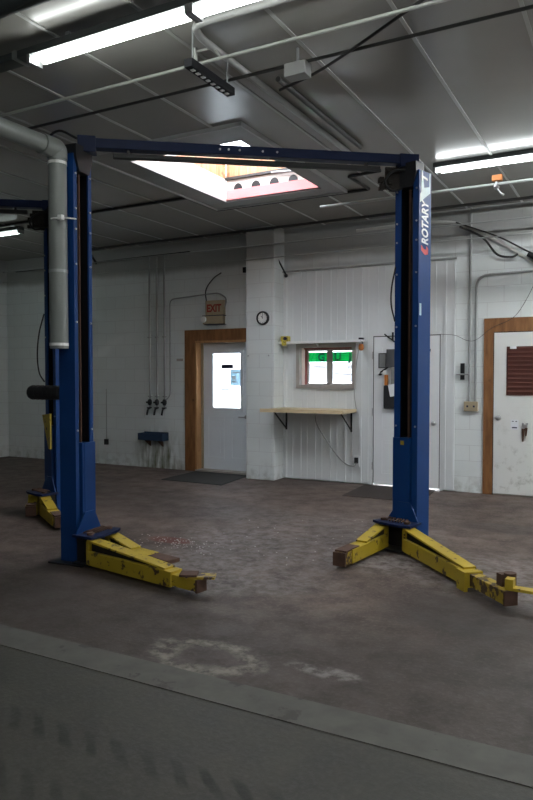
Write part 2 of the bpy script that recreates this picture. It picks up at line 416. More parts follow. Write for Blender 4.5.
# skylight shaft
ZT = 4.12
sk = tag(bpy.data.objects.new('window_1', None), 'bright skylight shaft cut into the ceiling between the lift posts', 'skylight', None, 'structure')
COL.objects.link(sk); sk.location = (0, 0, 0)
def shaft(name, m, x0, x1, y0, y1, z0, z1): return MB().box(x0, x1, y0, y1, z0, z1).build(name, m, sk)
w_ = MB()
for i in range(3): w_.box(SX0-.03, SX0, SY0, SY1, ZC+.001+i*.083, ZC+.080+i*.083)
w_.box(SX0-.04, SX0-.03, SY0-.04, SY1+.04, ZC, ZC+.25); w_.build('shaft_board', M['shaftwhite'], sk)
t_ = MB()
y = SY0
while y < SY1-.01:
    t_.box(SX0-.03, SX0-.004, y, min(y+.138, SY1), ZC+.25, ZT); y += .142
t_.build('shaft_board', M['plytan'], sk)
pk = MB().box(SX0, SX1, SY1, SY1+.03, ZC-.02, ZC+.115); pk.build('shaft_board', M['pinkboard'], sk)
bk = MB(); bk.box(SX0, SX1, SY1+.012, SY1+.03, ZC+.115, ZC+.235)
bk.build('shaft_board', M['shaftwhite'], sk)
for i in range(5):                                        # dark gaps under the corrugated roof edge
    x = SX0+.16+i*.245; a = MB()
    poly = [(x+.06*math.cos(PI*j/10), ZC+.116+.07*math.sin(PI*j/10)) for j in range(11)]
    a.prism(poly, SY1+.006, SY1+.014, 'y'); a.build('roof_gap', M['blacksteel'], sk)
MB().box(SX0, SX1, SY1-.03, SY1+.03, ZC+.235, ZC+.262).build('shaft_ledge', M['darkpipe'], sk)
u_ = MB(); x = SX0
while x < SX1-.01:
    u_.box(x, min(x+.138, SX1), SY1, SY1+.03, ZC+.262, ZT); x += .142
u_.build('shaft_board', M['plytan'], sk)
shaft('shaft_board', M['plytan'], SX1, SX1+.03, SY0, SY1, ZC, ZT)
shaft('shaft_board', M['plytan'], SX0, SX1, SY0-.03, SY0, ZC, ZT)
MB().box(SX0-.05, SX1+.05, SY0-.05, SY1+.05, ZT, ZT+.012).build('glazing', M['skyglass'], sk)
cf = MB(); 
for a, c, d, e in ((SX0-.06, SX1+.06, SY0-.06, SY0-.03), (SX0-.06, SX1+.06, SY1+.03, SY1+.06), (SX0-.06, SX0-.03, SY0-.03, SY1+.03), (SX1+.03, SX1+.06, SY0-.03, SY1+.03)): cf.box(a, c, d, e, ZT-.05, ZT+.03)
cf.build('curb', M['galv'], sk)
MB().tube([(-3.75, SY1-.06, 3.825), (-3.22, SY1-.05, 3.79)], .014).build('conduit_stub', M['galv'], sk)

# ------------------------------------------------------------------ doors and the serving window
def struct_empty(name, label, cat):
    o = bpy.data.objects.new(name, None); COL.objects.link(o); return struct(o, label, cat)
d1 = struct_empty('door_1', 'pale grey half-glazed door in a wood frame beside the pillar', 'door')
yd = 9.0
b = MB()
gx0, gx1, gz0, gz1 = -5.83, -5.31, .985, 1.845
for a, c, e, f in ((-6.03, gx0, .03, 2.0), (gx1, -5.08, .03, 2.0), (gx0, gx1, .03, gz0), (gx0, gx1, gz1, 2.0)): b.box(a, c, yd, yd+.045, e, f)
bmesh.ops.remove_doubles(b.bm, verts=b.bm.verts[:], dist=1e-5)
b.build('door_slab', M['doorgrey'], d1)
b = MB()
for a, c, e, f in ((gx0-.035, gx0+.012, gz0-.035, gz1+.035), (gx1-.012, gx1+.035, gz0-.035, gz1+.035), (gx0+.012, gx1-.012, gz0-.035, gz0+.012), (gx0+.012, gx1-.012, gz1-.012, gz1+.035)): b.box(a, c, yd-.016, yd, e, f)
b.build('glazing_frame', M['doorgrey'], d1)
MB().box(gx0, gx1, yd+.018, yd+.024, gz0, gz1).build('glass_pane', M['glass'], d1)
for x0, x1 in ((-5.93, -5.62), (-5.50, -5.19)):
    b = MB()
    for a, c, e, f in ((x0, x1, .20, .225), (x0, x1, .835, .86), (x0, x0+.025, .225, .835), (x1-.025, x1, .225, .835)): b.box(a, c, yd-.007, yd, e, f)
    b.box(x0+.07, x1-.07, yd-.007, yd, .29, .77, .004); b.build('raised_panel', M['doorgrey'], d1)
b = MB(); b.cyl((-5.23, yd, .86), (-5.23, yd-.05, .86), .011); b.tube([(-5.23, yd-.05, .86), (-5.33, yd-.055, .86)], .010)
b.lathe([(.028, 0), (.028, -.01), (.02, -.014)], (-5.23, yd, .86), 'y'); b.build('door_lever', M['steel'], d1)
f1 = MB().box(-6.255, -6.06, YW-.022, YW, 0, 2.2).box(-6.06, -5.0, YW-.022, YW, 2.03, 2.2); f1.build('casing', M['oak'], d1)
MB().box(-6.06, -6.035, YW-.02, yd+.05, 0, 2.03).box(-6.035, -5.05, YW-.02, yd+.05, 2.0, 2.03).build('jamb', M['oaklight'], d1)
MB().box(-6.035, -6.0, yd-.02, yd, .03, 2.0).build('weather_strip', M['beige'], d1)
MB().box(-6.06, -5.05, YW-.03, 9.07, 0, .028).build('threshold', M['winframe'], d1)

d2 = struct_empty('door_2', 'white panelled door half hidden behind the right lift post', 'door')
yd2 = 8.838
MB().box(-3.138, -2.252, yd2, yd2+.045, .022, 2.008).build('door_slab', M['doorwhite'], d2)
for x0, x1, z0, z1 in ((-3.03,-2.73,.16,.62), (-2.66,-2.36,.16,.62), (-3.03,-2.73,.75,1.15), (-2.66,-2.36,.75,1.15), (-3.03,-2.73,1.28,1.88), (-2.66,-2.36,1.28,1.88)):
    b = MB()
    for a, c, e, f in ((x0, x1, z0, z0+.014), (x0, x1, z1-.014, z1), (x0, x0+.014, z0+.014, z1-.014), (x1-.014, x1, z0+.014, z1-.014)): b.box(a, c, yd2-.006, yd2, e, f)
    b.box(x0+.04, x1-.04, yd2-.004, yd2, z0+.04, z1-.04, .003)
    b.build('raised_panel', M['doorwhite'], d2)
MB().box(-3.19, -3.15, 8.83, YW, 0, 2.06).box(-2.24, -2.2, 8.836, YW, 0, 2.06).box(-3.15, -2.24, 8.83, YW, 2.02, 2.06).build('door_frame', M['panelwhite'], d2)
MB().box(-3.15, -3.139, 8.845, YW+.04, .03, 2.02).box(-2.251, -2.24, 8.84, YW+.04, .03, 2.02).box(-3.15, -2.24, 8.84, YW+.04, 2.009, 2.02).build('door_seal', M['black'], d2)
for z in (.27, 1.0, 1.76): MB().cyl((-3.146, 8.812, z-.05), (-3.146, 8.812, z+.05), .009, 10).build('hinge', M['steel'], d2)
b = MB(); b.lathe([(.03, 0), (.03, -.008), (.013, -.012), (.013, -.03), (.028, -.04), (.028, -.06), (.012, -.07)], (-2.315, yd2, .87), 'y'); b.build('door_knob', M['steel'], d2)

d3 = struct_empty('door_3', 'scuffed white steel door with brown louvre and wood frame at right', 'door')
yd3 = 8.85
MB().box(-1.575, -.64, yd3, yd3+.045, .02, 2.02).build('door_slab', M['doorsteel'], d3)
b = MB().box(-1.425, -.80, yd3-.012, yd3, 1.245, 1.845)
for i in range(11): b.hexa([(-1.41, yd3-.014, 1.262+i*.053), (-.815, yd3-.014, 1.262+i*.053), (-.815, yd3-.010, 1.262+i*.053), (-1.41, yd3-.010, 1.262+i*.053), (-1.41, yd3-.022, 1.292+i*.053), (-.815, yd3-.022, 1.292+i*.053), (-.815, yd3-.010, 1.304+i*.053), (-1.41, yd3-.010, 1.304+i*.053)])
b.build('louvre', M['lever'], d3)
b = MB(); b.lathe([(.032, 0), (.032, -.008), (.014, -.012), (.014, -.035), (.03, -.045), (.03, -.065), (.012, -.073)], (-1.515, yd3, .965), 'y'); b.build('door_knob', M['steel'], d3)
MB().box(-1.70, -1.585, 8.845, YW, 0, 2.2).box(-1.585, -.40, 8.845, YW, 2.03, 2.2).box(-.62, -.5, 8.845, YW, 0, 2.03).build('casing', M['oak'], d3)
MB().box(-1.577, -.62, 8.87, YW+.15, 0, .02).build('threshold', M['winframe'], d3)
MB().box(-1.585, -1.577, 8.85, YW+.1, 0, 2.03).box(-1.585, -.62, 8.85, YW+.1, 2.022, 2.03).build('jamb', M['black'], d3)

wn = struct_empty('window_2', 'small two-pane serving window above the wooden bench', 'window')
b = MB()
for a, c, e, f in ((-4.29, WN[0], 1.31, 1.94), (WN[1], -3.395, 1.31, 1.94), (WN[0], WN[1], 1.31, WN[2]), (WN[0], WN[1], WN[3], 1.94)): b.box(a, c, 8.80, YW+.01, e, f)
bmesh.ops.remove_doubles(b.bm, verts=b.bm.verts[:], dist=1e-5); b.build('window_casing', M['winframe'], wn)
MB().box(WN[0], WN[0]+.012, YW, YW+.09, WN[2], WN[3]).build('side_reveal', M['reveal'], wn)
MB().box(WN[0], WN[0]+.03, YW+.09, YW+.2, WN[2], WN[3]).box(WN[0]+.03, WN[1], YW+.02, YW+.2, WN[3]-.022, WN[3]).build('outer_trim', M['redtrim'], wn)
b = MB(); ys = YW+.12
for a, c in ((-4.205, -3.875), (-3.835, -3.45)):
    for p, q, e, f in ((a, a+.022, WN[2], WN[3]-.022), (c-.022, c, WN[2], WN[3]-.022), (a+.022, c-.022, WN[2], WN[2]+.022), (a+.022, c-.022, WN[3]-.044, WN[3]-.022)): b.box(p, q, ys, ys+.03, e, f)
b.box(-3.875, -3.835, ys-.005, ys+.03, WN[2], WN[3]-.022); b.build('sash', M['winframe'], wn)
MB().box(-4.205, -3.45, ys+.012, ys+.016, WN[2]+.02, WN[3]-.04).build('glass_pane', M['glass'], wn)
# banner and notices behind the serving window
bn = thing('window_banner', 'bright green lettered banner across the top of serving window', 'banner', (-3.83, ys+.034, 1.75))
MB().box(-.375, .38, 0, .003, -.065, .075).build('cloth', M['green'], bn)
for ch, x in (('G', -.22), ('U', .035), ('J', .255)):
    text_obj(ch, .15, 'letter', M['greendark'], bn, Matrix(((1,0,0,x),(0,0,-1,-.001),(0,1,0,-.045),(0,0,0,1))), .006)
nt_ = thing('window_notice', 'white printed notice filling the lower panes of serving window', 'notice', (-3.83, ys+.034, 1.52))
MB().box(-.36, .37, 0, .002, -.12, .155).build('sheet', M['thinpaper'], nt_)
for x0, x1, z in ((-.30,-.12,.10), (-.30,-.10,.085), (.06,.14,.10), (.06,.14,.085), (.24,.36,.10), (.24,.36,.085), (.24,.36,.07), (-.28,-.08,-.02), (.05,.12,-.01), (.16,.30,-.02)): MB().box(x0, x1, -.001, 0, z, z+.008).build('print_line', M['reveal'], nt_)
# notices on the left door glass
def flat(name, label, cat, m, x0, x1, z0, z1, y, group=None):
    o = MB().box(x0, x1, y, y+.003, z0, z1).build(name, m); return tag(o, label, cat, group)
flat('door_sticker', 'dark blue oblong sticker on the left door glass', 'sticker', M['ink'], -5.685, -5.465, 1.60, 1.665, yd+.012)
ps = flat('door_poster', 'pale blue poster on the left door glass', 'poster', M['bluepaper'], -5.52, -5.318, 1.335, 1.59, yd+.0135)
for x0, x1, z0, z1 in ((-5.49,-5.36,1.53,1.55), (-5.49,-5.40,1.385,1.405), (-5.48,-5.42,1.43,1.49)): MB().box(x0, x1, yd+.0115, yd+.0132, z0, z1).build('print_line', M['whiteprint'], ps)
b = MB(); b.box(-5.69, -5.52, yd+.012, yd+.015, 1.268, 1.292); tag(b.build('lettering_strip', M['wallpipe']), 'thin grey printed strip low on the left door glass', 'sticker')

# outside
struct(MB().box(-14, 6, 9.07, 13.5, 2.45, 2.55).build('roof', M['exterior']), 'added white canopy roof shielding the back wall openings from sky light', 'roof')  # unseen canopy, added to cut sky light through the back openings
struct(MB().box(-40, 30, 9.07, 60, -.2, -.05).build('ground', M['snow']), 'pale snowy ground outside the back wall', 'ground')
eb = thing('white_building', 'pale sided building outside beyond the door glass', 'building', (-9, 20, -.05))
MB().box(-9, 9, 0, 5, 0, 2.6).build('wall', M['exterior'], eb); 
MB().prism([(-.3, 2.6), (5.3, 2.6), (2.5, 3.6)], -9.3, 9.3, 'x').build('roof', M['snow'], eb)

# ------------------------------------------------------------------ two-post lifts
def post_frame(C, n):
    n = Vector((n[0], n[1], 0)).normalized(); s = Vector((-n.y, n.x, 0))
    return Matrix(((n.x, s.x, 0, C[0]), (n.y, s.y, 0, C[1]), (0, 0, 1, 0), (0, 0, 0, 1)))
W2, D2_ = .12, .09           # half width and half depth of a column
HP = 3.20                    # column height
def make_lift(base, CR, CL, nR, nL, name, label, arms, full=True):
    root = thing(name, label, 'car lift', (base[0], base[1], 0))
    T = Matrix.Translation((-base[0], -base[1], 0))
    for side, C, n in (('R', CR, nR), ('L', CL, nL)):
        W2, D2_ = (.12, .09) if side == 'R' else (.11, .0775)
        F = T @ post_frame(C, n)
        MB(F).box(-D2_-.07, D2_+.10, -W2-.07, W2+.07, 0, .014).build('base_plate', M['blacksteel'], root)
        t = .012; lip = .058 if side == 'R' else .04
        prof = [(-D2_, -W2), (D2_, -W2), (D2_, -W2+lip), (D2_-t, -W2+lip), (D2_-t, -W2+t), (-D2_+t, -W2+t), (-D2_+t, W2-t), (D2_-t, W2-t), (D2_-t, W2-lip), (D2_, W2-lip), (D2_, W2), (-D2_, W2)]
        col = MB(F).prism(prof, .014, HP).build('column', M['blue'], root)
        for z in (1.05, 1.9, 2.35, 2.62, 2.78, 3.05):
            for s in (-1, 1): MB(F).cyl((D2_, s*(W2-.022), z), (D2_+.008, s*(W2-.022), z), .008, 8).build('bolt', M['steel'], col)
        MB(F).box(-D2_+.013, D2_-.03, -W2+.014, -W2+.02, .02, HP-.02).box(-D2_+.013, D2_-.03, W2-.02, W2-.014, .02, HP-.02).box(-D2_+.013, -D2_+.02, -W2+.02, W2-.02, .02, HP-.02).build('slide_liner', M['blackgrease'], root)
        MB(F).cyl((-.01, 0, .9), (-.01, 0, 3.0), .032, 14).build('hydraulic_cylinder', M['blacksteel'], root)
        MB(F).box(.035, .045, -.008, .008, .9, 3.1).build('lift_chain', M['rust'], root)
        # carriage running in the slot
        car = MB(F).box(-.03, D2_+.018, -.052, .052, .12, .95, .004).build('carriage', M['blue'], root)
        MB(F).box(D2_+.002, D2_+.022, *((-W2+.004, .05) if side == 'R' else (-.03, W2-.004)), .30, .95, .004).build('carriage_plate', M['blue'], car)
        MB(F).prism([(-.155, .245), (.155, .245), (.075, .40), (-.045, .40)], D2_+.023, D2_+.035, 'x').build('gusset', M['blue'], car)
        tp = MB(F)
        poly = [(D2_+.004, -.17), (D2_+.20, -.19), (D2_+.23, -.1), (D2_+.23, .1), (D2_+.20, .19), (D2_+.004, .17)]
        tp.prism(poly, .225, .245); tp.build('top_plate', M['darkblue'], car)
        MB(F).prism(poly, .015, .03).box(D2_+.02, D2_+.09, -.13, .13, .03, .225).build('pivot_block', M['blacksteel'], car)
        b = MB(F)
        for s in (-1, 1): b.cyl((D2_+.14, s*.12, .02), (D2_+.14, s*.12, .265), .026, 14)
        for q in range(7): b.tube(smooth([(D2_+.06+.012*(q % 3), -.1+.03*q, .25), (D2_+.10, -.09+.03*q, .268), (D2_+.15, -.08+.03*q, .25)], 3), .007, 6)
        b.build('pivot_pin', M['rust'], car)
        if side == 'R': MB(F).box(D2_+.0225, D2_+.0245, -.035, -.0, .89, .925).build('caution_sticker', M['yellow'], car)
        # bracket between column head and overhead beam
        MB(F).prism([(-.06, HP-.13), (.06, HP-.13), (.10, HP-.02), (.10, HP+.075), (-.10, HP+.075), (-.10, HP-.02)], D2_-.10, D2_+.02, 'x').build('head_bracket', M['blacksteel'], root)
        if side == 'R':
            # maker's lettering running up the outer face
            face = F @ Matrix(((0, 1, 0, 0), (0, 0, 1, W2+.0012), (1, 0, 0, 0), (0, 0, 0, 1)))
            if full:
                text_obj('ROTARY', .130, 'letters', M['whiteprint'], root, face @ Matrix.Translation((2.585, -.042, 0)), .004, .2, .0008, 1.0, .71)
                b = MB(F)
                b.prism([(-.045, 2.51), (.0, 2.50), (.055, 2.535), (.055, 2.58), (.02, 2.55), (-.02, 2.545), (-.02, 2.578), (-.045, 2.56)], W2+.001, W2+.002, 'y'); b.build('arrow_mark', M['redlogo'], root)
                b = MB(F); b.prism([(.078, 2.93), (-.01, 2.99), (-.075, 3.03), (-.075, 3.20), (-.06, 3.19), (-.058, 3.08), (.02, 3.06), (.04, 3.20), (.055, 3.20), (.06, 3.02), (.075, 3.0)], W2+.001, W2+.002, 'y'); b.build('swoosh_mark', M['tealprint'], root)
                text_obj('T', .12, 'letters', M['whiteprint'], root, face @ Matrix.Translation((3.10, -.03, .0006)), .003, .2)
                MB(F).box(.05, .075, W2, W2+.003, 1.99, 2.09).build('sticker', M['tealprint'], col)
    # overhead beam
    a = Vector((CL[0]-base[0], CL[1]-base[1], 0)); c = Vector((CR[0]-base[0], CR[1]-base[1], 0)); u = (c-a).normalized(); w = Vector((-u.y, u.x, 0)); ln = (c-a).length
    B = Matrix(((u.x, w.x, 0, a.x), (u.y, w.y, 0, a.y), (0, 0, 1, 0), (0, 0, 0, 1)))
    bm_ = MB(B).box(.05, ln+.02, -.05, .05, HP+.075, HP+.15, .006).build('overhead_beam', M['darkblue'], root)
    MB(B).box(.03, .17, -.06, .06, HP+.04, HP+.165, .006).build('beam_end', M['darkblue'], bm_)
    MB(B).box(ln-.14, ln+.03, -.06, .06, HP+.05, HP+.155, .006).build('beam_end', M['darkblue'], bm_)
    for x in (1.15, 1.22, 1.31, 1.5, 1.62): MB(B).cyl((x, -.05, HP+.112), (x, -.057, HP+.112), .009, 8).build('bolt', M['steel'], bm_)
    sb = MB(B).box(.30, ln-.30, -.025, .025, HP+.01, HP+.05, .008).build('shutoff_bar', M['black'], root)
    for x in (.42, ln-.42): MB(B).box(x-.012, x+.012, -.015, .015, HP+.045, HP+.08).build('bar_hanger', M['blacksteel'], sb)
    # hydraulic fittings and hoses by the right head
    b = MB(B)
    for k_ in range(8):
        x = ln-.24+random.uniform(-.06, .10); z = HP-.06+random.uniform(-.09, .09)
        b.box(x-.02, x+.02, -.04, .01, z-.016, z+.016, .004)
    b.box(ln-.25, ln-.1, -.01, .01, HP-.13, HP+.05)
    b.build('pulley_bracket', M['rustblack'], root)
    b = MB(B); b.tube(smooth([(ln-.08, -.05, HP+.02), (ln-.2, -.06, HP-.0), (ln-.27, -.05, HP-.08), (ln-.22, -.06, HP-.16), (ln-.12, -.05, HP-.14)], 5), .011, 7)
    b.build('hydraulic_hose', M['black'], root); b = MB(B)
    b.tube(smooth([(.02, .02, HP+.16), (-.12, .04, HP+.22), (-.22, .1, HP+.15), (-.2, .12, HP-.05)], 5), .010, 7)
    b.build('hydraulic_hose', M['black'], root)
    # swing arms
    for C, n, s, tip, mode in arms:
        F = post_frame(C, n); D2_ = .09 if C == CR else .0775; p = F @ Vector((D2_+.14, s*.12, 0)); d = Vector((tip[0], tip[1], 0))-p; Lg = d.length; d.normalize(); e = Vector((-d.y, d.x, 0))
        A = T @ Matrix(((d.x, e.x, 0, p.x), (d.y, e.y, 0, p.y), (0, 0, 1, 0), (0, 0, 0, 1)))
        L1 = Lg*(.72 if mode == 'long' else .8 if mode == 'low' else .7 if mode == 'flat' else .86); x0 = .045
        hb = .135
        arm = MB(A).box(x0, L1, -.058, .058, .026, hb, .005).build('swing_arm', M['yellow'], root)
        we = L1*(.93 if mode not in ('short', 'flat') else .62)
        MB(A).hexa([(x0-.02, -.052, .205), (we, -.048, hb), (we, .048, hb), (x0-.02, .052, .205), (x0-.02, -.052, .219), (we, -.048, hb+.014), (we, .048, hb+.014), (x0-.02, .052, .219)]).build('top_strap', M['yellow'], arm)
        MB(A).hexa([(x0, -.03, hb), (we-.02, -.03, hb), (we-.02, .03, hb), (x0, .03, hb), (x0, -.03, .206), (we-.03, -.03, hb+.002), (we-.03, .03, hb+.002), (x0, .03, .206)]).build('web', M['rustblack'], arm)
        MB(A).box(x0-.025, x0+.012, -.055, .055, .03, .206).build('end_plate', M['yellow'], arm)
        if mode == 'long':
            MB(A).prism([(L1-.10, -.02), (L1+.0, -.02), (L1+.0, .135), (L1-.12, .135)], -.085, -.06, 'y').build('gusset_tab', M['yellow'], arm)
            MB(A).box(L1-.05, Lg, -.044, .044, .036, .122, .004).build('extension', M['wornyellow'], arm)
            MB(A).box(Lg-.012, Lg+.004, -.047, .047, .032, .125).build('rusty_collar', M['rust'], arm)
            MB(A).box(Lg-.16, Lg-.10, .0, .045, .122, .20).cyl((Lg-.1, .06, .12), (Lg-.1, .06, .21), .04, 14).build('lift_pad', M['rust'], arm)
            MB(A @ Matrix.Translation((Lg-.03, .02, .126)) @ Matrix.Rotation(.75, 4, 'Z')).box(-.03, .24, -.035, .035, 0, .018).box(-.03, .02, -.035, .035, .018, .07).build('foot_plate', M['yellow'], arm)
        elif mode == 'flat':
            MB(A).box(L1-.05, Lg-.1, -.044, .044, .036, .10, .004).build('extension', M['rust'], arm)
            MB(A).box(Lg-.26, Lg, -.06, .06, .1005, .13, .006).build('lift_pad', M['rust'], arm)
        elif mode == 'low':
            MB(A).box(L1-.05, Lg, -.044, .044, .036, .116, .004).build('extension', M['yellow'], arm)
            MB(A).box(Lg-.014, Lg+.004, -.047, .047, .03, .1165).build('rusty_collar', M['rust'], arm)
            MB(A @ Matrix.Translation((Lg-.06, .0, .118)) @ Matrix.Rotation(.62, 4, 'Z')).box(-.06, .14, -.05, .05, 0, .016).build('foot_plate', M['wornyellow'], arm)
            MB(A @ Matrix.Translation((Lg-.06, .0, .118)) @ Matrix.Rotation(.62, 4, 'Z')).box(-.1, .02, -.055, .055, .016, .03).build('lift_pad', M['rust'], arm)
        else:
            MB(A).box(L1-.04, Lg, -.05, .05, .03, .128, .004).build('extension', M['wornyellow'], arm)
            MB(A).box(Lg-.015, Lg+.006, -.053, .053, .026, .1285).build('rusty_collar', M['rust'], arm)
            MB(A).box(Lg-.24, Lg-.02, -.05, .05, .129, .142).build('lift_pad', M['rust'], arm)
    return root, T

CL1, CR1 = (-3.945, 4.09), (-1.715, 5.80)
nR, nL = (-.307, -.952), (.996, .087)
lift, TL = make_lift((-2.84, 4.935), CR1, CL1, nR, nL, 'two_post_lift', 'blue two post car lift with yellow swing arms under the skylight',
    [(CR1, nR, -1, (-1.985, 4.83), 'short'), (CR1, nR, 1, (-.68, 4.48), 'long'), (CL1, nL, -1, (-2.55, 3.79), 'low'), (CL1, nL, 1, (-2.98, 4.07), 'flat')])
# power unit on the back of the left column
F = TL @ post_frame(CL1, nL)
pu = MB(F); pu.lathe([(.03, -.42), (.052, -.42), (.056, -.41), (.056, -.12), (.045, -.10), (.045, -.088)], (0, -.05, 1.345), 'x', 18)
for k_ in range(6): pu.lathe([(.060, -.40+.045*k_), (.060, -.385+.045*k_)], (0, -.05, 1.345), 'x', 18)
pu.build('power_unit', M['black'], lift)
CR2 = (-5.53, 5.46); dlt = Vector((CR2[0]-CR1[0], CR2[1]-CR1[1])); CL2 = (CL1[0]+dlt.x, CL1[1]+dlt.y)
lift2, TL2 = make_lift((-6.7, 4.52), CR2, CL2, nR, nL, 'two_post_lift', 'second blue car lift half hidden behind the near left post', 
    [(CR2, nR, -1, (-5.52, 5.05), 'short'), (CR2, nR, 1, (-4.85, 4.80), 'short')], False)
F2 = TL2 @ post_frame(CR2, nR)
b = MB(F2); b.prism([(-.10, 1.06), (.08, 1.08), (.08, .70), (.04, .70)], D2_+.03, D2_+.05, 'x'); b.build('arm_guard', M['yellow'], lift2)
b = MB(F2); b.tube(smooth([(D2_+.02, -.09, 2.15), (D2_+.03, -.19, 1.95), (D2_+.03, -.24, 1.72), (D2_+.03, -.2, 1.52), (D2_+.02, -.10, 1.42)], 6), .008, 7); b.build('hanging_hose', M['black'], lift2)
# hose loop on the right column of the near lift
F = TL @ post_frame(CR1, nR)
b = MB(F); b.tube(smooth([(D2_, -.112, 2.42), (D2_+.01, -.145, 2.25), (D2_+.01, -.15, 2.1), (D2_, -.118, 1.95)], 6), .007, 7); b.build('hydraulic_hose', M['black'], lift)

# grey exhaust duct on the left column
du = thing('exhaust_duct', 'grey round exhaust duct hanging beside the left lift post', 'duct', (-3.93, 3.895, 1.69))
b = MB(); b.cyl((0,0,0), (0,0,1.5), .07, 20); b.build('drop_pipe', M['pvc'], du)
b = MB(); b.tube(bend([(0,0,1.44), (0,0,1.52), (0,-.16,1.52)], .11, 7), .076, 20); b.build('elbow', M['pvc'], du)
b = MB(); b.cyl((0,-.08,1.52), (0,-2.6,1.52), .066, 20); b.build('run_pipe', M['pvc'], du)
for z, m in ((1.40, 'whiteplastic'), (.58, 'galv'), (.02, 'whiteplastic')):
    MB().lathe([(.0725, z), (.0725, z+.022)], (0,0,0), 'z', 20).build('clamp_band', M[m], du)
MB().tube([(.0,-.072,.98), (.08,-.05,.985), (.13,.06,.99)], .006, 6).box(.07,.11,-.075,-.045,.965,1.0).build('strap', M['whiteplastic'], du)

# ------------------------------------------------------------------ fluorescent fixtures
def fixture(x0, y, label, bays, tube, lead=0.0, z=3.53):
    t = thing('fluorescent_fixture', label, 'ceiling light', (x0, y, z), 'fluorescent ceiling lights')
    ln = 1.24*bays
    zt = min(ZC-z, .072)
    MB().prism([(-.05, .026), (.05, .026), (.05, zt), (-.05, zt)], -lead, ln, 'x').build('housing', M['housing'], t)
    for k_ in range(bays):
        for s in (-1, 1):
            MB().cyl((1.24*k_+.03+(.04 if s > 0 and k_ == 0 else 0), s*.024, .0), (1.24*(k_+1)-.03, s*.024, .0), .018, 14).build('tube', M[tube], t)
        for xx in (1.24*k_+.014, 1.24*(k_+1)-.014):
            MB().box(xx-.013, xx+.013, -.056, .056, -.026, .03, .004).build('lamp_holder', M['galv'], t)
    if zt < ZC-z-.01:
        for xx in (.3, 1.2, ln-.3, *((-1.2, -2.6) if lead else ())): MB().box(xx-.015, xx+.015, -.008, .008, zt-.002, ZC-z).build('hanger', M['galv'], t)
    if lead: MB().box(-.12, -.09, -.065, .065, .02, .07).build('strap', M['galv'], t)
    return t
M['tube_near'] = emis('near_fluorescent_tube', (.95, 1.0, .97), 14)
M['tube_right'] = emis('right_fluorescent_tube', (.93, .99, 1.0), 14)
M['tube_old'] = emis('dim_old_fluorescent_tube', (.85, 1.0, .95), 4)
M['tube_fill_strong'] = emis('strong_added_fill_tube', (.94, .98, 1.0), 100)  # for the strongest of the added fill fixtures
M['tube_fill'] = emis('added_fill_tube', (.94, .98, 1.0), 24)  # for the two weaker added fill fixtures
fixture(-3.43, 3.20, 'long fluorescent fixture over the near lift at the upper left', 2, 'tube_near', 4.0, 3.48)
fixture(-1.83, 6.91, 'lit fluorescent fixture right of the right lift post', 1, 'tube_right')
fixture(-10.2, 6.95, 'small distant lit fluorescent fixture at the far left', 2, 'tube_old')
fixture(-.56, 6.91, 'added fluorescent fill fixture on the right, out of view', 4, 'tube_fill_strong')  # added out of view to brighten the back wall
fixture(-.90, 3.20, 'added fluorescent fill fixture right of the near row, out of view', 4, 'tube_fill')  # added out of view as fill beside the near row
fixture(-2.6, -.6, 'added fluorescent fill fixture behind the camera, out of view', 6, 'tube_fill')  # added out of view as frontal fill on walls and posts

# ------------------------------------------------------------------ ceiling pipes and services
def pipe(name, label, cat, m, pts, r, group=None, rnd=.05, seg=10):
    return tag(MB().tube(bend(pts, rnd), r, seg).build(name, M[m]), label, cat, group)
pipe('steel_beam_pipe', 'thick dark pipe crossing the top left corner', 'pipe', 'housing', [(-9.5,2.55,3.42), (2.5,2.55,3.42)], .06, seg=16)
ap = thing('air_pipe', 'white pipe with a drop outlet crossing the near ceiling', 'pipe', (-2.55, 3.76, 3.5))
MB().tube([(-6.5,0,0), (5,0,0)], .011).build('pipe', M['whitepipe'], ap)
MB().tube([(0,-.02,.095), (0,-.02,-.03)], .014).tube(bend([(0,-.02,.07), (.14,-.02,.07), (.16,.03,.02)], .03), .008).build('drop', M['whitepipe'], ap)
sp_ = thing('outlet_strip', 'black outlet strip hanging under the near ceiling pipes', 'outlet strip', (-2.42, 3.47, 3.345))
MB().box(-.03, .03, 0, .50, 0, .05, .004).build('body', M['blackgrease'], sp_)
for q in range(8): MB().box(-.012, .012, .04+q*.056, .065+q*.056, -.005, .0).build('socket', M['whiteplastic'], sp_)
for q in (.05, .45): MB().cyl((0,q,.05), (0,q,.255), .006, 8).build('hanger', M['galv'], sp_)
pipe('dark_conduit', 'dark thin pipe crossing the near ceiling behind the outlet strip', 'pipe', 'darkpipe', [(-8,4.06,3.5), (3,4.06,3.5)], .011)
pipe('air_hose', 'dark air hose slung diagonally under the ceiling panels', 'hose', 'darkpipe', smooth([(-2.26,4.37,3.5), (-1.9,4.18,3.47), (-1.56,4.03,3.5), (-1.0,3.70,3.52), (-.4,3.35,3.54)], 5), .010)
jb = thing('ceiling_junction_box', 'grey junction box on the dark ceiling pipe', 'junction box', (-1.97, 4.06, 3.46))
MB().box(-.075, .075, -.05, .05, -.05, .035, .005).build('box', M['trimboard'], jb); MB().cyl((0,0,.035), (0,0,.14), .01, 8).build('stem', M['galv'], jb)
pipe('bent_conduit', 'grey conduit bending sharply behind the outlet strip', 'conduit', 'trimboard', [(1.5,3.46,3.575), (-2.37,3.46,3.575), (-2.42,3.6,3.575), (-2.42,6.1,3.575)], .024, rnd=.16)
pipe('bent_conduit', 'dark straight conduit running from the air hose toward the beam', 'conduit', 'darkpipe', [(-2.27,4.36,3.575), (-2.27,6.0,3.575)], .020)
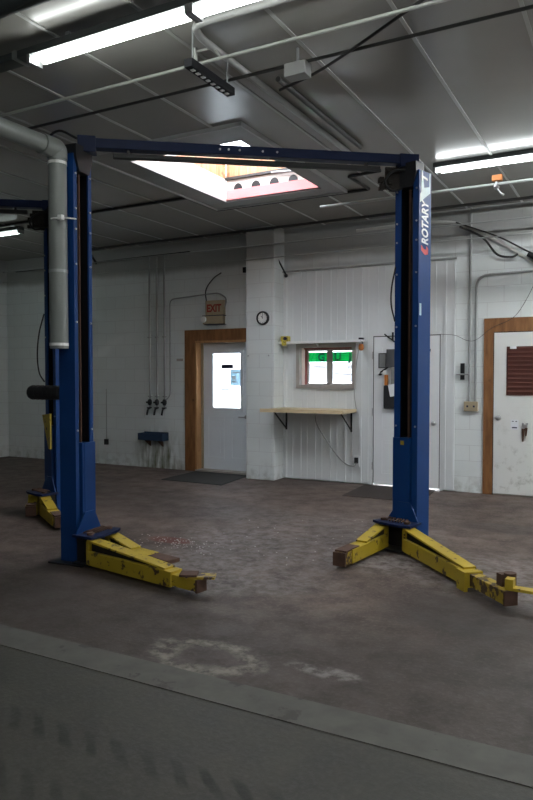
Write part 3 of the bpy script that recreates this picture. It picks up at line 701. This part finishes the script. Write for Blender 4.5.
pipe('skylight_conduit', 'dark conduit skirting around the skylight opening', 'conduit', 'darkpipe', [(-9.5,6.73,3.583), (-4.72,6.73,3.583), (-4.72,7.40,3.583), (-2.69,7.40,3.583), (-2.72,6.83,3.583), (-2.35,6.79,3.583)], .017, rnd=.03)
pipe('ceiling_pipe', 'pale pipe passing under the right fluorescent fixture', 'pipe', 'wallpipe', [(-3.2,7.19,3.4), (4,7.19,3.4)], .016)
hk = thing('hanging_hook', 'steel hook on orange cord hung from the right ceiling pipe', 'hook', (-1.27, 7.19, 3.4))
MB().box(-.05, .05, -.03, .03, .03, .09, .008).build('cord', M['orange'], hk)
b = MB(); b.tube(smooth([(0,-.02,.02), (-.02,-.02,-.03), (.01,-.02,-.06), (.04,-.02,-.10), (.07,-.02,-.12)], 4), .012, 7); b.lathe([(.02,-.015),(.03,0),(.02,.015)], (0,-.02,-.035)); b.build('hook', M['steel'], hk)
pipe('wall_top_conduit', 'dark conduit running along the top of the back wall', 'conduit', 'darkpipe', [(-8.0,8.78,3.37), (-7.92,8.5,3.55), (4,8.5,3.55)], .019, rnd=.03)
pipe('wall_air_line', 'upper pale thin line strung along the back wall', 'pipe', 'wallpipe', [(-9.9,8.49,3.32), (2,8.49,3.32)], .011)
pipe('strung_wire', 'lower pale thin wire strung across the pillar and cladding', 'wire', 'wallpipe', [(-9.9,8.49,3.135), (2,8.49,3.135)], .008)
pipe('wall_pipe', 'dark pipe along the wall above the three spigot pipes', 'pipe', 'darkpipe', [(-9.9,8.78,3.37), (-6.1,8.78,3.40)], .014)
br_ = thing('diagonal_brace', 'black diagonal rod between the pillar top and the cladding', 'brace', (-4.5, 8.6, 2.95))
MB().cyl((-.10,-.04,.42), (.05,.2,-.02), .012, 8).build('rod', M['black'], br_)
MB().lathe([(.012,-.025),(.026,-.012),(.026,.012),(.012,.025)], (.05,.20,-.03)).build('end_ball', M['black'], br_)
# hoses and conduits at the upper right of the wall
pipe('large_hose', 'thick pale hose arching down across the wall at the upper right', 'hose', 'palehose', smooth([(-3.4,8.848,3.46), (-2.7,8.848,3.47), (-2.3,8.848,3.46), (-1.98,8.848,3.39), (-1.57,8.848,3.16), (-1.15,8.848,2.87), (-.75,8.848,2.62)], 6), .021)
pipe('wall_cable', 'dark cable looping under the thick pale hose', 'cable', 'darkpipe', smooth([(-2.0,8.79,3.36), (-1.72,8.79,3.2), (-1.55,8.79,2.98), (-1.38,8.79,2.93), (-1.3,8.79,2.96)], 5), .014)
pipe('wall_cable', 'thin dark cable branching above the thick hose to the wall clamp', 'cable', 'darkpipe', smooth([(-2.05,8.80,3.42), (-1.55,8.80,3.20), (-1.2,8.80,2.99), (-1.08,8.80,2.93)], 5), .010)
cl_ = thing('pipe_clamp', 'dark hose coupling at the right edge of the wall', 'coupling', (-1.12, 8.77, 2.92))
MB().cyl((-.06,0,.03), (.08,0,-.06), .035, 12).build('body', M['blacksteel'], cl_); MB().box(-.05,.05,.03,.1,-.03,.03).build('mount', M['galv'], cl_)
pipe('wall_conduit', 'left straight conduit rising from the beige outlet box to the ceiling', 'conduit', 'wallpipe', [(-1.875,8.852,1.16), (-1.875,8.852,3.6)], .016)
pipe('wall_conduit', 'conduit rising from the outlet box and bending right above the door', 'conduit', 'wallpipe', [(-1.80,8.852,1.16), (-1.80,8.852,2.74), (2.0,8.852,2.80)], .016, rnd=.16)
ob = thing('outlet_box', 'beige surface outlet box left of the right door', 'outlet', (-1.85, YW, 1.10))
MB().box(-.085, .085, -.055, 0, -.062, .062, .008).build('cover', M['beige'], ob)
for x in (-.04, .04): MB().box(x-.012, x+.012, -.057, -.055, -.012, .012).build('socket', M['ink'], ob)
la = thing('door_latch', 'black upright latch with a cross bar left of the outlet conduits', 'latch', (-1.962, YW, 1.535))
MB().box(-.026, .026, -.03, 0, -.10, .11, .004).build('body', M['blacksteel'], la)
MB().tube([(-.075,-.038,-.03), (.085,-.038,-.03)], .011).build('cross_bar', M['steel'], la)
pipe('loose_wire', 'thin loose wire drooping past the right door frame', 'wire', 'darkpipe', smooth([(-2.24,8.81,2.02), (-2.05,8.81,2.0), (-1.9,8.81,1.93), (-1.78,8.81,1.94), (-1.6,8.82,2.08), (-1.35,8.83,2.2), (-1.2,8.84,2.42), (-1.05,8.85,2.75)], 6), .003, seg=6)

# left part of the back wall: three spigot pipes over a drip tray
ordn = ('leftmost', 'middle', 'rightmost')
for i, x in enumerate((-6.935, -6.79, -6.64)):
    t = thing('spigot_pipe', ordn[i]+' of three grey pipes with black taps over the tray', 'pipe', (x, YW, 0), 'spigot pipes on the back wall')
    MB().cyl((0,-.03,.98), (0,-.03,3.42), .016, 10).build('riser', M['wallpipe'], t)
    b = MB(); b.lathe([(.02,-.05),(.036,-.02),(.036,.02),(.02,.05)], (0,-.035,1.065)); b.tube([(0,-.035,1.065), (.02,-.10,1.065)], .014); b.box(-.015,.075,-.115,-.095,1.052,1.078); b.build('valve', M['black'], t)
    b = MB(); b.tube(smooth([(0,-.03,.97), (-.005,-.07,.955), (-.012,-.085,.90), (-.02,-.085,.86)], 4), .016, 8); b.box(-.03,.03,-.07,-.02,.965,.985); b.build('spout', M['blacksteel'], t)
    for z in (1.15, 2.1): MB().box(-.03, .03, -.045, 0, z, z+.018).build('clip', M['wallpipe'], t)
dt = thing('drip_tray', 'dark blue drip tray on the wall under the three taps', 'tray', (-6.90, YW+.002, .51))
b = MB(); b.hexa([(-.17,-.16,-.055), (.31,-.16,-.055), (.31,0,-.055), (-.17,0,-.055), (-.17,-.18,-.04), (.31,-.18,-.04), (.31,0,-.04), (-.17,0,-.04)])
b.box(-.17,.31,-.18,-.168,-.05,.06); b.box(-.17,-.158,-.17,0,-.05,.06); b.box(.298,.31,-.17,0,-.05,.06); b.box(-.17,.31,-.012,0,-.05,.075); b.build('pan', M['tray'], dt)
for x in (-.05, .20): MB().prism([(-.0, -.16), (-.0, -.055), (-.15, -.055)], x-.012, x+.012, 'x').build('bracket', M['rust'], dt)
pipe('exit_conduit', 'thin conduit climbing beside the spigot pipes and looping to the exit sign', 'conduit', 'galv', [(-6.60,8.82,1.10), (-6.54,8.855,1.18), (-6.54,8.855,2.70), (-5.95,8.85,2.735), (-5.60,8.82,2.745), (-5.46,8.82,2.66), (-5.50,8.83,2.52)], .010, rnd=.09)
pipe('exit_wire', 'thin dark wire rising from the exit sign', 'wire', 'darkpipe', smooth([(-5.83,8.84,2.58), (-5.85,8.84,2.80), (-5.72,8.85,2.97), (-5.58,8.855,3.05)], 5), .008, seg=6)
ex_ = thing('exit_sign', 'beige exit sign with red letters above the left door', 'exit sign', (-5.665, YW, 2.41))
MB().box(-.175, .155, -.06, 0, 0, .225, .006).build('sign_box', M['beige'], ex_)
text_obj('EXIT', .155, 'letters', M['red'], ex_, Matrix(((1,0,0,-.150),(0,0,-1,-.0605),(0,1,0,.055),(0,0,0,1))), .006, 0, .001, 1.0, .82)
MB().box(-.205, .15, -.085, 0, -.135, -.012, .008).build('battery_box', M['beige'], ex_)
MB().box(-.21, .165, -.09, 0, -.012, -.001).box(-.18, .165, -.09, 0, -.145, -.135).build('seam', M['ink'], ex_)
MB().lathe([(.04, 0), (.05, -.03), (.045, -.05)], (-.185, -.06, -.06), 'y').build('lamp_head', M['whiteplastic'], ex_)
ck = thing('wall_clock', 'round black rimmed clock on the white pillar', 'clock', (-4.685, 8.55, 2.305))
b = MB(); b.lathe([(.098, 0), (.098, -.03), (.09, -.038), (.076, -.034), (.076, -.012)], (0,0,0), 'y', 28); b.build('rim', M['black'], ck)
MB().lathe([(.078, -.012), (.078, -.02)], (0,0,0), 'y', 28).build('dial', M['whiteplastic'], ck)
b = MB(); b.hexa([(-.004,-.023,0),(.004,-.023,0),(.004,-.021,0),(-.004,-.021,0),(-.032,-.023,.03),(-.026,-.023,.036),(-.026,-.021,.036),(-.032,-.021,.03)])
b.box(-.003,.003,-.025,-.023,-.01,.06)
for q in range(12): b.box(.064*math.cos(q*PI/6)-.004, .064*math.cos(q*PI/6)+.004, -.0215, -.0195, .064*math.sin(q*PI/6)-.004, .064*math.sin(q*PI/6)+.004)
b.build('hands', M['ink'], ck)
sb_ = thing('wall_socket', 'small black socket low on the wall left of the drip tray', 'socket', (-7.87, YW, .375))
MB().box(-.035, .035, -.04, 0, -.045, .05, .005).build('box', M['black'], sb_)
MB().cyl((0,-.012,.05), (0,-.012,.9), .006, 6).build('feed_wire', M['wallpipe'], sb_)
for i, (x, w) in enumerate(((-4.925, 'left'), (-4.59, 'right'))):
    tag(MB().lathe([(.006,0),(.012,-.006),(.012,-.02),(.006,-.026)], (x, 8.55, 1.775), 'y', 10).build('wall_anchor', M['steel']), w+' small metal anchor in the pillar face below the clock', 'anchor', 'pillar anchors')
tag(MB().box(-5.19,-5.13,8.83,YW,3.02,3.10,.004).build('switch_box', M['blacksteel']), 'small dark box high on the wall left of the pillar', 'box')
tag(MB().box(-6.42,-6.30,8.862,YW,1.72,1.76).build('wall_plate', M['winframe']), 'small grey plate on the wall left of the wood door frame', 'plate')

# bench, shelf and what they carry
bc = thing('wall_bench', 'pine bench board on black brackets below the serving window', 'bench', (-3.95, 8.83, .985))
MB().box(-.555, .575, -.50, -.012, 0, .048, .004).build('board', M['pine'], bc)
MB().box(-.66, .575, -.52, -.50, .0, .048).build('front_batten', M['pine'], bc)
for x in (-.50, .50):
    b = MB(); b.box(x-.012, x+.012, -.40, -.01, -.012, 0); b.box(x-.012, x+.012, -.022, -.008, -.27, 0)
    b.tube([(x,-.38,-.01), (x,-.02,-.25)], .011, 6); b.build('bracket', M['blacksteel'], bc)
pipe('grey_cord', 'grey cord looping under the bench to the wall socket', 'cord', 'wallpipe', smooth([(-3.90,8.60,.975), (-3.88,8.62,.82), (-3.80,8.72,.62), (-3.66,8.78,.40), (-3.52,8.78,.28), (-3.40,8.78,.25), (-3.36,8.78,.30)], 6), .009, seg=7)
ws = thing('bench_socket', 'black plug in the wall socket under the bench', 'socket', (-3.37, 8.822, .33))
MB().box(-.025, .025, -.045, 0, -.04, .04, .006).build('plug', M['black'], ws); MB().box(-.04, .04, -.012, .0, -.09, .06, .003).build('plate', M['panelwhite'], ws)
pipe('thin_wire', 'thin cord dropping from the shelf past the window to the bench', 'cord', 'wallpipe', smooth([(-3.31,8.76,1.93), (-3.37,8.77,1.6), (-3.395,8.78,1.25), (-3.37,8.79,1.03)], 5), .006, seg=6)
sh = thing('wall_shelf', 'thin white shelf above the serving window', 'shelf', (-3.95, 8.82, 1.955))
MB().box(-.62, .69, -.14, 0, -.012, .018).build('board', M['whiteplastic'], sh)
for x in (-.5, .0, .6): MB().prism([(-.0, -.07), (-.0, -.012), (-.09, -.012)], x-.008, x+.008, 'x').build('bracket', M['panelwhite'], sh)
ym = thing('yellow_clamp', 'yellow clamp gripping the left end of the shelf', 'clamp', (-4.42, 8.72, 1.973))
MB().box(-.05, .07, -.055, .03, 0, .075, .01).build('body', M['yellowplastic'], ym); MB().cyl((.03,-.056,.04), (.03,-.075,.04), .024, 14).build('knob', M['ink'], ym)
MB().box(-.02, .045, -.08, -.062, -.06, .01, .006).box(-.015,.04,-.07,-.05,-.055,.02).build('lower_jaw', M['yellowplastic'], ym)
tag(MB().lathe([(.022,0),(.027,.07),(.024,.07),(.02,.01)], (-4.51, 8.848, 1.973), 'z', 14).build('paper_cup', M['whiteplastic']), 'small white cup standing left of the yellow clamp', 'cup')
oh = thing('orange_lamp_hook', 'orange hand lamp hanging from the right end of the shelf', 'hand lamp', (-3.30, 8.70, 1.955))
MB().tube(smooth([(.03,.0,.0), (.05,.0,-.03), (.03,.0,-.05)], 4), .007, 6).build('hook', M['black'], oh)
MB().lathe([(.012,-.04),(.03,-.05),(.034,-.08),(.034,-.11),(.018,-.13)], (.03,0,0)).build('cage', M['orange'], oh)
tag(MB().box(-3.31,-3.25,8.70,8.76,1.973,2.0,.004).build('small_tin', M['blacksteel']), 'small dark tin on the right end of the shelf', 'tin')

# things hanging on the middle door
ho = thing('door_hook', 'black over-door hook at the top of the middle door', 'hook', (-2.87, 8.83, 2.01))
MB().box(-.012, .012, -.018, -.008, -.06, .055).tube(smooth([(0,-.014,-.05), (-.04,-.05,-.02), (-.10,-.06,.03)], 4), .010, 7).tube(smooth([(0,-.014,-.05), (.03,-.05,-.07), (.08,-.05,-.09)], 4), .010, 7).build('arms', M['black'], ho)
sf = thing('sign_holder', 'small grey framed card holder on the middle door', 'holder', (-3.015, yd2, 1.69))
b = MB()
for a, c, e, f in ((-.055,-.043,-.10,.10), (.043,.055,-.10,.10), (-.043,.043,-.10,-.088), (-.043,.043,.088,.10)): b.box(a, c, -.016, -.004, e, f)
b.build('frame', M['greyplastic'], sf); MB().box(-.043, .043, -.010, -.004, -.088, .088).build('card', M['galv'], sf)
og = thing('hanging_pouch', 'dark hanging caddy with black bag on the middle door', 'caddy', (-2.86, yd2, 1.0))
MB().box(-.09, .15, -.05, -.005, .60, .84, .006).build('top_box', M['greyplastic'], og)
MB().box(-.03, .15, -.06, -.01, .33, .60, .012).build('grey_pocket', M['greyfabric'], og)
MB().box(-.115, -.07, -.05, -.01, .36, .50, .008).build('orange_edge', M['orange'], og)
MB().box(-.12, .15, -.07, -.008, .05, .36, .014).build('black_bag', M['blackfabric'], og)
MB(Matrix.Translation((.03,-.075,.32)) @ Matrix.Rotation(-.2, 4, 'Y')).box(-.075, .075, -.003, 0, -.10, .06).build('white_label', M['paper'], og)
ky = thing('key_bunch', 'bunch of dark keys hanging on the middle door', 'keys', (-2.95, yd2-.02, 1.56))
b = MB()
for q in range(7):
    a = -.55+q*.13; ln = .10+.025*(q % 3)
    b.tube([(.03, -.012*(q % 3), .05), (.03-ln*math.cos(a)*.8, -.012*(q % 3)-.01, .05-ln*(.6+.3*math.sin(a)))], .007, 6)
b.lathe([(.01,-.012),(.024,-.004),(.024,.004),(.01,.012)], (-.085,-.02,-.055)); b.build('keys', M['blacksteel'], ky)
MB().box(-.045, .0, -.035, -.02, -.06, .0, .005).build('tag', M['whiteplastic'], ky)
tag(MB().box(-2.40,-2.365,8.80,yd2,1.80,1.835,.004).build('door_latch', M['black']), 'small black bolt knob high on the middle door right edge', 'latch')

# things on the right door
st = flat('door_sticker', 'small white label at the top corner of the brown louvre', 'sticker', M['paper'], -1.385, -1.31, 1.815, 1.845, yd3-.0265)
no = thing('door_notice', 'white notice card with dark print on the right door', 'notice', (-1.325, yd3, .885))
MB().box(-.045, .045, -.003, 0, -.06, .06).build('card', M['paper'], no)
for x0, x1, z0, z1 in ((-.03,-.01,.035,.045), (.01,.03,.035,.045), (-.03,.03,-.045,-.03)): MB().box(x0, x1, -.004, -.003, z0, z1).build('print_line', M['ink'], no)
kh = thing('key_hook', 'rusty keys hanging from a hook on the right door', 'keys', (-1.205, yd3, .87))
b = MB(); b.cyl((-.02,0,.03), (-.02,-.03,.03), .014, 10); b.cyl((.03,0,.03), (.03,-.03,.03), .012, 10); b.box(-.03,.03,-.012,0,-.03,.02,.003); b.build('hook_plate', M['steel'], kh)
b = MB(); b.tube([(-.015,-.018,-.03), (-.02,-.018,-.19)], [.02,.008], 8); b.tube([(.02,-.018,-.02), (.015,-.018,-.12)], [.016,.008], 8); b.build('keys', M['rust'], kh)

# mats on the floor and rusty debris
mt = MB(); mt.hexa([(-5.98,7.86,0),(-4.94,7.83,0),(-5.06,8.80,0),(-6.02,8.80,0),(-5.97,7.87,.012),(-4.95,7.84,.012),(-5.07,8.79,.012),(-6.01,8.79,.012)])
tag(mt.build('door_mat', M['mat']), 'dark rubber mat in front of the left door', 'mat')
mt = MB(); mt.hexa([(-3.20,7.86,0),(-2.20,7.84,0),(-2.28,8.78,0),(-3.25,8.80,0),(-3.19,7.87,.012),(-2.21,7.85,.012),(-2.29,8.77,.012),(-3.24,8.79,.012)])
tag(mt.build('door_mat', M['brownmat']), 'dark brown mat in front of the middle door', 'mat')
b = MB(); rnd = random.Random(3)
for q in range(150):
    x = rnd.gauss(-3.55, .22); y = rnd.gauss(4.93, .1)
    if q > 105: x = rnd.uniform(-3.6, -1.9); y = rnd.uniform(4.7, 6.6)
    s = rnd.uniform(.003, .009); a = rnd.uniform(0, PI)
    dx, dy = math.cos(a)*s, math.sin(a)*s
    b.hexa([(x-dx,y-dy,.0005),(x+dy,y-dx,.0005),(x+dx,y+dy,.0005),(x-dy,y+dx,.0005),(x-dx*.6,y-dy*.6,.004),(x+dy*.6,y-dx*.6,.004),(x+dx*.6,y+dy*.6,.004),(x-dy*.6,y+dx*.6,.004)])
tag(b.build('paint_chips', M['chips']), 'scattered pale paint chips on the rust stain by the left lift arm', 'debris', None, 'stuff')

# ------------------------------------------------------------------ light, world, camera
w = bpy.data.worlds.new('World'); SC.world = w; w.use_nodes = True
bg = w.node_tree.nodes['Background']; bg.inputs[0].default_value = (.90, .95, 1.0, 1); bg.inputs[1].default_value = 11.0
su = bpy.data.lights.new('Sun', 'SUN'); su.energy = 5; su.angle = .05; su.color = (1, .95, .9)
so = bpy.data.objects.new('Sun', su); COL.objects.link(so)
so.rotation_euler = Vector((-.80, .45, -.36)).to_track_quat('-Z', 'Y').to_euler()
cam = bpy.data.cameras.new('Camera'); co = bpy.data.objects.new('Camera', cam); COL.objects.link(co)
co.location = (0, 0, 1.47); co.rotation_euler = (PI/2-.0335, 0, .4966)
cam.sensor_fit = 'HORIZONTAL'; cam.sensor_width = 36; cam.lens = 685/533*36; cam.clip_start = .05; cam.clip_end = 200
SC.camera = co
vs = SC.view_settings; vs.view_transform = 'Standard'; vs.look = 'None'; vs.gamma = 1; vs.exposure = 0.36; vs.use_curve_mapping = False
